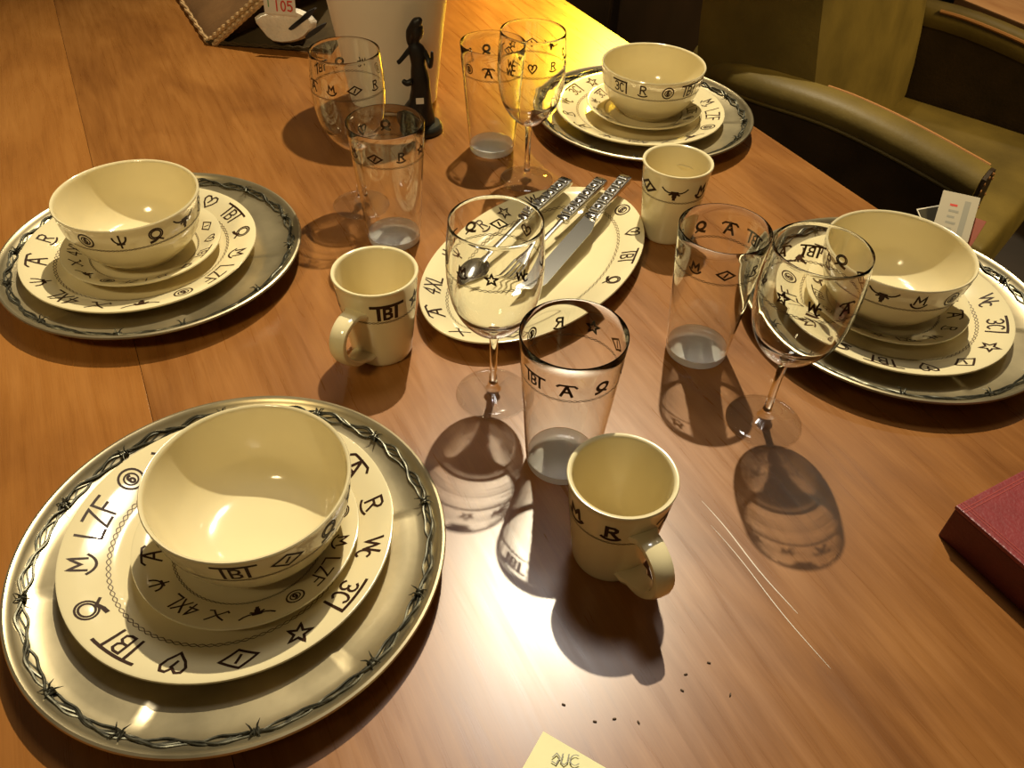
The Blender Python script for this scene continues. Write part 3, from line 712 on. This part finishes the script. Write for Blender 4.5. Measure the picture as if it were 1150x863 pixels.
for i, (px, py, a) in enumerate(((770, 758, 15), (796, 745, -10), (766, 776, -30), (820, 781, 70), (633, 792, -20), (668, 811, -10), (690, 808, 10), (717, 812, -60))):
    p = at(px, py)
    lab = ('upper of the two leftmost crumbs below the front mug', 'topmost of the four crumbs below the front mug', 'lower of the two leftmost crumbs below the front mug', 'rightmost of the four crumbs below the front mug',
           'leftmost of the four crumbs above the yellow note', 'second crumb from the left above the yellow note', 'third crumb from the left above the yellow note', 'rightmost of the four crumbs above the yellow note')[i]
    o = ob('wood_crumb', cr, 'crumb', loc=(p.x, p.y, TZ), rot=(0, 0, math.radians(a))); tag(o, 'tiny brown crumb, ' + lab, 'crumb', 'crumbs on the table')

# ------------------------------------------------------------------ white vase, statuette
vo = smooth_prof([(.064, 0), (.0710, .006), (.0735, .02), (.0840, .10), (.0950, .18), (.1030, .25), (.106, .28)], 4)
va = thing('white_vase', 'tall off-white flaring vase behind the dark statuette', 'vase', (-.218, 1.315, 0), 0)
ob('vase_body', mesh('vase_body', *lathe([(0, .002), (.054, .002), (.057, 0)] + vo + [(.1045, .284), (.1010, .284)] + [(r - .005, z + .004) for r, z in vo[::-1] if z > .005 and z < .275] + [(0, .012)], 96), angle=50), 'white', va)
ob('rim_band', mesh('rim_band', *tube([(.1035 * math.cos(2 * PI * k / 72), .1035 * math.sin(2 * PI * k / 72), .284) for k in range(72)], .003, 8, True)), 'white', va)

sx, sy = at(474, 146).x, at(474, 146).y
st = thing('bronze_statuette', 'dark bronze standing figure statuette in front of the white vase', 'statuette', (sx, sy, 0), 0)
ob('base', mesh('base', *lathe([(0, 0), (.032, 0), (.0335, .003), (.032, .010), (.029, .013), (0, .0135)], 48), angle=40), 'bronze_base', st)
def skin(V, E, R, lv=2):
    me = bpy.data.meshes.new('skin'); me.from_pydata(V, E, []); o = bpy.data.objects.new('skin', me); col.objects.link(o)
    o.modifiers.new('k', 'SKIN'); sv = me.skin_vertices[0].data
    for i, r in enumerate(R): sv[i].radius = (r, r) if not isinstance(r, tuple) else r; sv[i].use_root = (i == 0)
    m = o.modifiers.new('s', 'SUBSURF'); m.levels = lv; m.render_levels = lv
    dg = bpy.context.evaluated_depsgraph_get(); e = o.evaluated_get(dg); r = e.to_mesh()
    out = [v.co.copy() for v in r.vertices], [tuple(p.vertices) for p in r.polygons]
    e.to_mesh_clear(); bpy.data.objects.remove(o); bpy.data.meshes.remove(me); return out
rings = [(.012, -.008, .025, .020), (.020, -.009, .0255, .0195), (.032, -.006, .0210, .017), (.048, -.001, .0150, .014), (.066, .001, .0130, .0125), (.084, .001, .0125, .0115), (.095, .000, .0110, .010), (.105, -.001, .0092, .0085),
         (.116, -.001, .0105, .0092), (.127, -.002, .0118, .0085), (.133, -.003, .0095, .007), (.137, -.003, .0050, .005), (.141, -.002, .0048, .005), (.145, -.001, .0072, .0072), (.152, .000, .0084, .0085), (.160, .000, .0078, .0082), (.166, .000, .0045, .005)]
V, F = [], []; K = 20
for z, cx_, rx_, ry_ in rings:
    for k in range(K):
        a = 2 * PI * k / K; fold = 1 + (.06 * math.sin(5 * a) if z < .06 else 0)
        V.append((cx_ + rx_ * 1.15 * fold * math.cos(a), ry_ * 1.1 * fold * math.sin(a), z))
for i in range(len(rings) - 1):
    for k in range(K): F.append((i * K + k, i * K + (k + 1) % K, (i + 1) * K + (k + 1) % K, (i + 1) * K + k))
F += [tuple(range(K))[::-1], tuple((len(rings) - 1) * K + k for k in range(K))]
arm1 = skin([(-.010, 0, .129), (-.019, -.004, .120), (-.027, -.010, .112), (-.031, -.012, .110)], [(0, 1), (1, 2), (2, 3)], [.0050, .0040, .0034, .0048], 1)
arm2 = skin([(.007, 0, .128), (.0150, -.002, .114), (.0185, -.010, .104), (.0215, -.012, .118), (.0225, -.013, .131)], [(0, 1), (1, 2), (2, 3), (3, 4)], [.0050, .0044, .0036, .0030, .0022], 1)
fg = ob('figure', mesh('figure', *join((V, F), arm1, arm2)), 'bronze', st)
ob('hair', mesh('hair', *skin([(-.004, .002, .160), (-.009, .003, .150), (-.011, .003, .138), (-.010, .003, .128), (.002, -.002, .168), (.008, -.004, .173)], [(0, 1), (1, 2), (2, 3), (0, 4), (4, 5)], [.0095, .0090, .0075, .004, .0070, .0040])), 'bronze', fg)
ob('bundle', mesh('bundle', *skin([(-.008, -.006, .083), (-.018, -.010, .078), (-.025, -.010, .084)], [(0, 1), (1, 2)], [.0065, .0055, .0035])), 'bronze', fg)
ob('price_sticker', mesh('price_sticker', *bevbox(.012, .0008, .010, .0002, 1), smooth=False), 'paper', st, (.001, -.0158, .050), (.1, 0, .2))

# ------------------------------------------------------------------ leather and hide bag
A = at(234, 50); B = at(372, 60); D = at(196, -8); P = at(292, -2, .085)
A.z = B.z = D.z = 0
C_ = Vector((B.x + .05, B.y + .42, 0)); D2 = D + (D - A) * .6
bg = thing('hide_bag', 'brown leather bag with tan cord edges, cowhide patch and price tag', 'bag', (A.x, A.y, 0), 0)
def rel(p): return Vector(p) - Vector((A.x, A.y, 0))
a_, b_, c_, d_, p_ = rel(A), rel(B), rel(C_), rel(D2), rel(P)
q_ = p_ + (p_ - a_) * .35 + Vector((.05, .02, 0)); q_.z = .125
r_ = Vector((b_.x + .03, b_.y + .20, .10)); s_ = Vector(((a_.x + d_.x) / 2 + .03, (a_.y + d_.y) / 2 + .03, .07))
up_ = Vector((0, 0, .012))
ms = (a_ + d_) / 2 + up_ * 5
ob('side_panel', mesh('side_panel', *subsurf([a_, d_, q_, p_, a_ + up_, (a_ + d_) / 2 + up_ * 1.5], [(0, 4, 5), (0, 5, 1), (4, 3, 5), (5, 3, 2), (5, 2, 1)], 2)), 'bag', bg)
ob('front_panel', mesh('front_panel', [a_, b_, r_, p_, q_, (a_ + b_) / 2 + Vector((0, .05, .035))], [(0, 1, 5), (1, 2, 5), (2, 4, 5), (4, 3, 5), (3, 0, 5)], False), 'bag_dark', bg)
ob('back_panel', mesh('back_panel', [b_, c_, d_, q_, r_], [(0, 1, 3, 4), (1, 2, 3)], False), 'bag_dark', bg)
def cord(p, q, r, sag=0):
    n = 40; path = [Vector(p).lerp(Vector(q), i / n) + Vector((0, 0, sag * math.sin(PI * i / n))) for i in range(n + 1)]
    off_ = .0022
    return join(*[tube([v + Vector((off_ * math.cos(i * .9 + ph), 0, off_ * math.sin(i * .9 + ph))) for i, v in enumerate(path)], r, 6) for ph in (0, PI)])
dirp = (p_ - a_).normalized(); sidew = Vector((.012, -.004, .002))
for sft in (Vector((0, 0, .004)), sidew): ob('cord_trim', mesh('cord_trim', *cord(a_ + sft, p_ + sft, .0042)), 'cord', bg)
ob('cord_trim', mesh('cord_trim', *cord(a_ + Vector((0, 0, .006)), d_ + Vector((0, 0, .006)), .0036)), 'cord', bg)
ob('cord_trim', mesh('cord_trim', *cord(a_ + Vector((0, -.002, .006)), b_ + Vector((0, -.002, .006)), .0026)), 'bag_dark', bg)
# hide patch and tag lie on the front panel
def onfront(px, py):
    best = None
    o_ = Vector((0, 0, CH)); d = fw + rt * ((px - 575) / FPX) - up * ((py - 431.5) / FPX)
    n_ = (b_ - a_).cross(p_ - a_); k = n_.dot(a_ + Vector((A.x, A.y, 0)) - o_) / n_.dot(d)
    return rel(o_ + d * k), n_.normalized()
hp, hn = onfront(322, 28)
if hn.y > 0: hn = -hn
ex = (b_ - a_).normalized(); ey = hn.cross(ex); ey = ey if ey.z > 0 else -ey
def patch(cx, ex_, ey_, lift, pts, thick):
    V = []; n = len(pts)
    for x, y in pts: V.append(cx + ex_ * x + ey_ * y + hn * lift)
    for x, y in pts: V.append(cx + ex_ * x * .86 + ey_ * y * .86 + hn * (lift + thick))
    F = [(i, (i + 1) % n, n + (i + 1) % n, n + i) for i in range(n)] + [tuple(range(n, 2 * n))]
    return V, F
blob = lambda rx, ry, n=18, k=0: [(rx * math.cos(2 * PI * i / n) * (1 + .12 * math.sin(3 * 2 * PI * i / n + k)), ry * math.sin(2 * PI * i / n) * (1 + .15 * math.sin(2 * 2 * PI * i / n + k))) for i in range(n)]
ob('hide_patch', mesh('hide_patch', *patch(hp, ex, ey, .003, blob(.056, .030), .012), angle=60), 'hide', bg)
hp2, _ = onfront(347, 25)
for k, (ox, oy) in enumerate(((0, .012), (-.016, 0), (.014, -.012))):
    ob('dark_hide_stripe', mesh('dark_hide_stripe', *patch(hp2 + ex * ox + ey * oy, (ex + ey * .7).normalized(), (ey - ex * .7).normalized(), .013, blob(.026, .005, 12, k), .003)), 'black', bg)
tp, _ = onfront(317, 3)
tg = ob('price_tag', mesh('price_tag', *patch(tp, ex, ey, .018, [(-.028, -.018), (.030, -.018), (.030, .024), (-.028, .024)], .001), smooth=False), 'paper', bg)
ob('price_digits', mesh('price_digits', *ribbons(word('105', .8, 1, .6), .17, lambda x, y: tp + ex * (.008 + x * .015) + ey * (-.002 + y * .016) + hn * .0196, .3), smooth=False), 'redprint', tg)
ob('currency_mark', mesh('currency_mark', *ribbons(letter('1', 0, 0, 1), .16, lambda x, y: tp + ex * (-.019 + x * .01) + ey * (.002 + y * .012) + hn * .0196, .3), smooth=False), 'greenprint', tg)

# ------------------------------------------------------------------ leather armchair beyond the table edge
CA = math.atan2(-.64, .77)
cf = Vector((math.cos(CA), math.sin(CA), 0)); cs = Vector((-cf.y, cf.x, 0))
org = cf * (-.48) + cs * 2.02
ac = thing('leather_armchair', 'olive leather tub armchair standing beyond the table edge', 'armchair', (org.x, org.y, -TZ), CA)
# local: x = forward, y = towards the far arm, z up from the floor
nail_me = mesh('nail_head', *lathe([(.0035, 0), (.003, .0018), (0, .0026)], 8))
def arm_line(x, sy):
    f = (x + .36) / .62
    return sy * (.36 - .12 * max(0, (-.16 - x) / .28) ** 2), .597 + .040 * math.sin(PI * max(0, min(1, f * .85 + .15))) - .02 * max(0, f - .5)
def extrude_arm(sy, xs, prof):
    """prof: (outward offset, z or offset from the arm line) pairs, last flag: relative"""
    V, F = [], []; K = len(prof)
    for x in xs:
        yo, zc = arm_line(x, sy)
        for o, z, rl in prof: V.append((x, yo + sy * o, zc + z if rl else z))
    for i in range(len(xs) - 1):
        for k in range(K):
            l = (k + 1) % K; F.append((i * K + k, i * K + l, (i + 1) * K + l, (i + 1) * K + k))
    F += [tuple(range(K))[::-1], tuple((len(xs) - 1) * K + k for k in range(K))]
    return V, F
XS = [-.46, -.42, -.38, -.34, -.30, -.25, -.2, -.14, -.08, -.02, .04, .10, .16, .215, .25, .258]
roll = [(.038, -.028, 1), (.045, -.022, 1), (.047, -.006, 1), (.041, .010, 1), (.026, .020, 1), (.004, .024, 1), (-.020, .022, 1), (-.036, .012, 1), (-.041, -.006, 1), (-.038, -.028, 1)]
for sy in (-1, 1):
    ob('arm_roll', mesh('arm_roll', *extrude_arm(sy, XS, roll), angle=60), 'leather', ac)
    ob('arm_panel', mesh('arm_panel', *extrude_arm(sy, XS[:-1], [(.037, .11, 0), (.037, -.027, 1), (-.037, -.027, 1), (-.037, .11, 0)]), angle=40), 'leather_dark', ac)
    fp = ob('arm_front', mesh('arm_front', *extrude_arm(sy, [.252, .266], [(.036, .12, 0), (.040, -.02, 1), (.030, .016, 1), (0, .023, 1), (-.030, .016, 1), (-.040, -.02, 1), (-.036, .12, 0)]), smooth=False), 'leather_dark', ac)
    for k in range(14):
        a = k / 13; yo, zc = arm_line(.26, sy)
        o = .034 * math.cos(PI * (k - 4) / 5) if 4 <= k <= 9 else (.036 if k < 4 else -.036)
        zz = zc - .005 + .020 * math.sin(PI * (k - 4) / 5) if 4 <= k <= 9 else (zc - .04 - .03 * (3 - k) if k < 4 else zc - .04 - .03 * (k - 10))
        ob('nail_head', nail_me, 'piping', fp, (.266, yo + sy * o, zz), (0, PI / 2, 0))
    path = [(x, arm_line(x, sy)[0] - sy * .036, arm_line(x, sy)[1] + .014) for x in [-.10 + .352 * i / 20 for i in range(21)]]
    ob('arm_piping', mesh('arm_piping', *tube(path, .0045, 6)), 'piping', ac)
    path = [(x, arm_line(x, sy)[0] + sy * .040, arm_line(x, sy)[1] - .029) for x in [-.44 + .69 * i / 30 for i in range(31)]]
    ob('seam_piping', mesh('seam_piping', *tube(path, .004, 6)), 'leather', ac)
def cushion(sx_, sy_, sz_, lv=3, pin=.85):
    V = []; F = []
    V, F = bevbox(sx_, sy_, sz_, min(sx_, sy_, sz_) * .22, 2)
    return subsurf(V, F, 2)
ob('seat_cushion', mesh('seat_cushion', *cushion(.60, .64, .17)), 'leather', ac, (.02, 0, .27))
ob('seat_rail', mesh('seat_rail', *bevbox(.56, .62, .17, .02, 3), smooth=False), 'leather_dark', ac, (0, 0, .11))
# curved tub back
V, F = [], []; NB = 18; rings = [(.30, .02, .16), (.45, .02, .17), (.60, .0, .17), (.75, -.025, .16), (.86, -.045, .14), (.915, -.055, .10), (.93, -.06, .05)]
for z, xo, thk in rings:
    for side in (0, 1):
        for i in range(NB + 1):
            y = -.33 + .66 * i / NB; yy = y / .33
            xb = -.15 + xo + .03 * yy * yy
            V.append((xb - (thk * .9 + .14 if side else 0) + (.045 * (1 - yy * yy) if not side else 0), y * (1.0 if not side else 1.05), z - .04 * yy * yy * (z > .7)))
row = 2 * (NB + 1)
for r in range(len(rings) - 1):
    b0, b1 = r * row, (r + 1) * row
    for i in range(NB):
        F.append((b0 + i, b0 + i + 1, b1 + i + 1, b1 + i)); F.append((b0 + NB + 1 + i + 1, b0 + NB + 1 + i, b1 + NB + 1 + i, b1 + NB + 1 + i + 1))
    F.append((b0 + NB, b0 + 2 * NB + 1, b1 + 2 * NB + 1, b1 + NB)); F.append((b0 + NB + 1, b0, b1, b1 + NB + 1))
t0 = (len(rings) - 1) * row
for i in range(NB):
    F.append((t0 + i, t0 + i + 1, t0 + NB + 2 + i, t0 + NB + 1 + i)); F.append((i + 1, i, NB + 1 + i, NB + 2 + i))
ob('back_cushion', mesh('back_cushion', *subsurf(V, F, 1)), 'leather', ac)
for lx, ly in ((.2, -.3), (.2, .3), (-.3, -.25), (-.3, .25)):
    ob('leg', mesh('leg', *lathe([(0, 0), (.018, 0), (.028, .13), (0, .13)], 16)), 'cab', ac, (lx, ly, 0))

# tags hanging from the armchair's near arm
def card(name, label, px, py, z, w_, h_, rx, rz, m, group=None, strokes=None, sm='pencil', border=None):
    p = at(px, py, z); t = thing(name, label, 'tag', (p.x, p.y, z), 0, group); t.rotation_euler = (rx, 0, rz)
    ob('card', mesh('card', *bevbox(w_, h_, .0012, .0003, 1), smooth=False), m, t)
    if strokes:
        for s in strokes:
            ob('printed_line', mesh('printed_line', *ribbons([(s[0], 1.0)], s[1], lambda x, y: Vector((x * w_, y * h_, .0014)), 2), smooth=False), s[2], t)
    return t
tagp = dict(rx=math.radians(38), rz=math.radians(-18))
card('price_tag', 'white printed price tag hanging on the armchair arm', 1073, 243, -.15, .062, .088, math.radians(35), math.radians(-22), 'tag_paper',
     strokes=[([(-.2, .22 - .13 * k), (.02 if k % 2 else -.05, .22 - .13 * k)], .05, 'redprint' if k < 1 else 'pencil') for k in range(5)] + [([(.22, .28), (.22, -.32)], .16, 'pencil')])
card('swatch_tag', 'dark leather sample card behind the white price tag', 1056, 251, -.172, .075, .07, math.radians(30), math.radians(20), 'darkcard',
     strokes=[([(-.48, -.48), (-.48, .48), (.48, .48), (.48, -.48), (-.48, -.48)], .03, 'paper')])
card('orange_tag', 'small orange card hanging below the white price tag', 1088, 262, -.17, .03, .06, math.radians(40), math.radians(-40), 'orange')

# ------------------------------------------------------------------ dark furniture behind
ea, eb = at(1084, 0, -.265), at(1150, 27, -.265)
ed = (eb - ea).normalized(); en = Vector((-ed.y, ed.x, 0)); pc = ea + ed * .43 + en * .25 - ed * .02
ct = thing('side_table', 'pale wood low table at the upper edge behind the armchair', 'table', (pc.x, pc.y, -TZ), math.atan2(ed.y, ed.x))
ob('tabletop', mesh('tabletop', *bevbox(.9, .5, .035, .004), smooth=False), 'wood_pale', ct, (0, 0, .45))
for lx in (-.4, .4):
    for ly in (-.2, .2): ob('leg', mesh('leg', *bevbox(.05, .05, .45, .004), smooth=False), 'wood_pale', ct, (lx, ly, 0))
cb = thing('dark_cabinet', 'dark wooden cabinet in the gloom behind the far place setting', 'cabinet', (.55, 3.15, -TZ), math.radians(-8))
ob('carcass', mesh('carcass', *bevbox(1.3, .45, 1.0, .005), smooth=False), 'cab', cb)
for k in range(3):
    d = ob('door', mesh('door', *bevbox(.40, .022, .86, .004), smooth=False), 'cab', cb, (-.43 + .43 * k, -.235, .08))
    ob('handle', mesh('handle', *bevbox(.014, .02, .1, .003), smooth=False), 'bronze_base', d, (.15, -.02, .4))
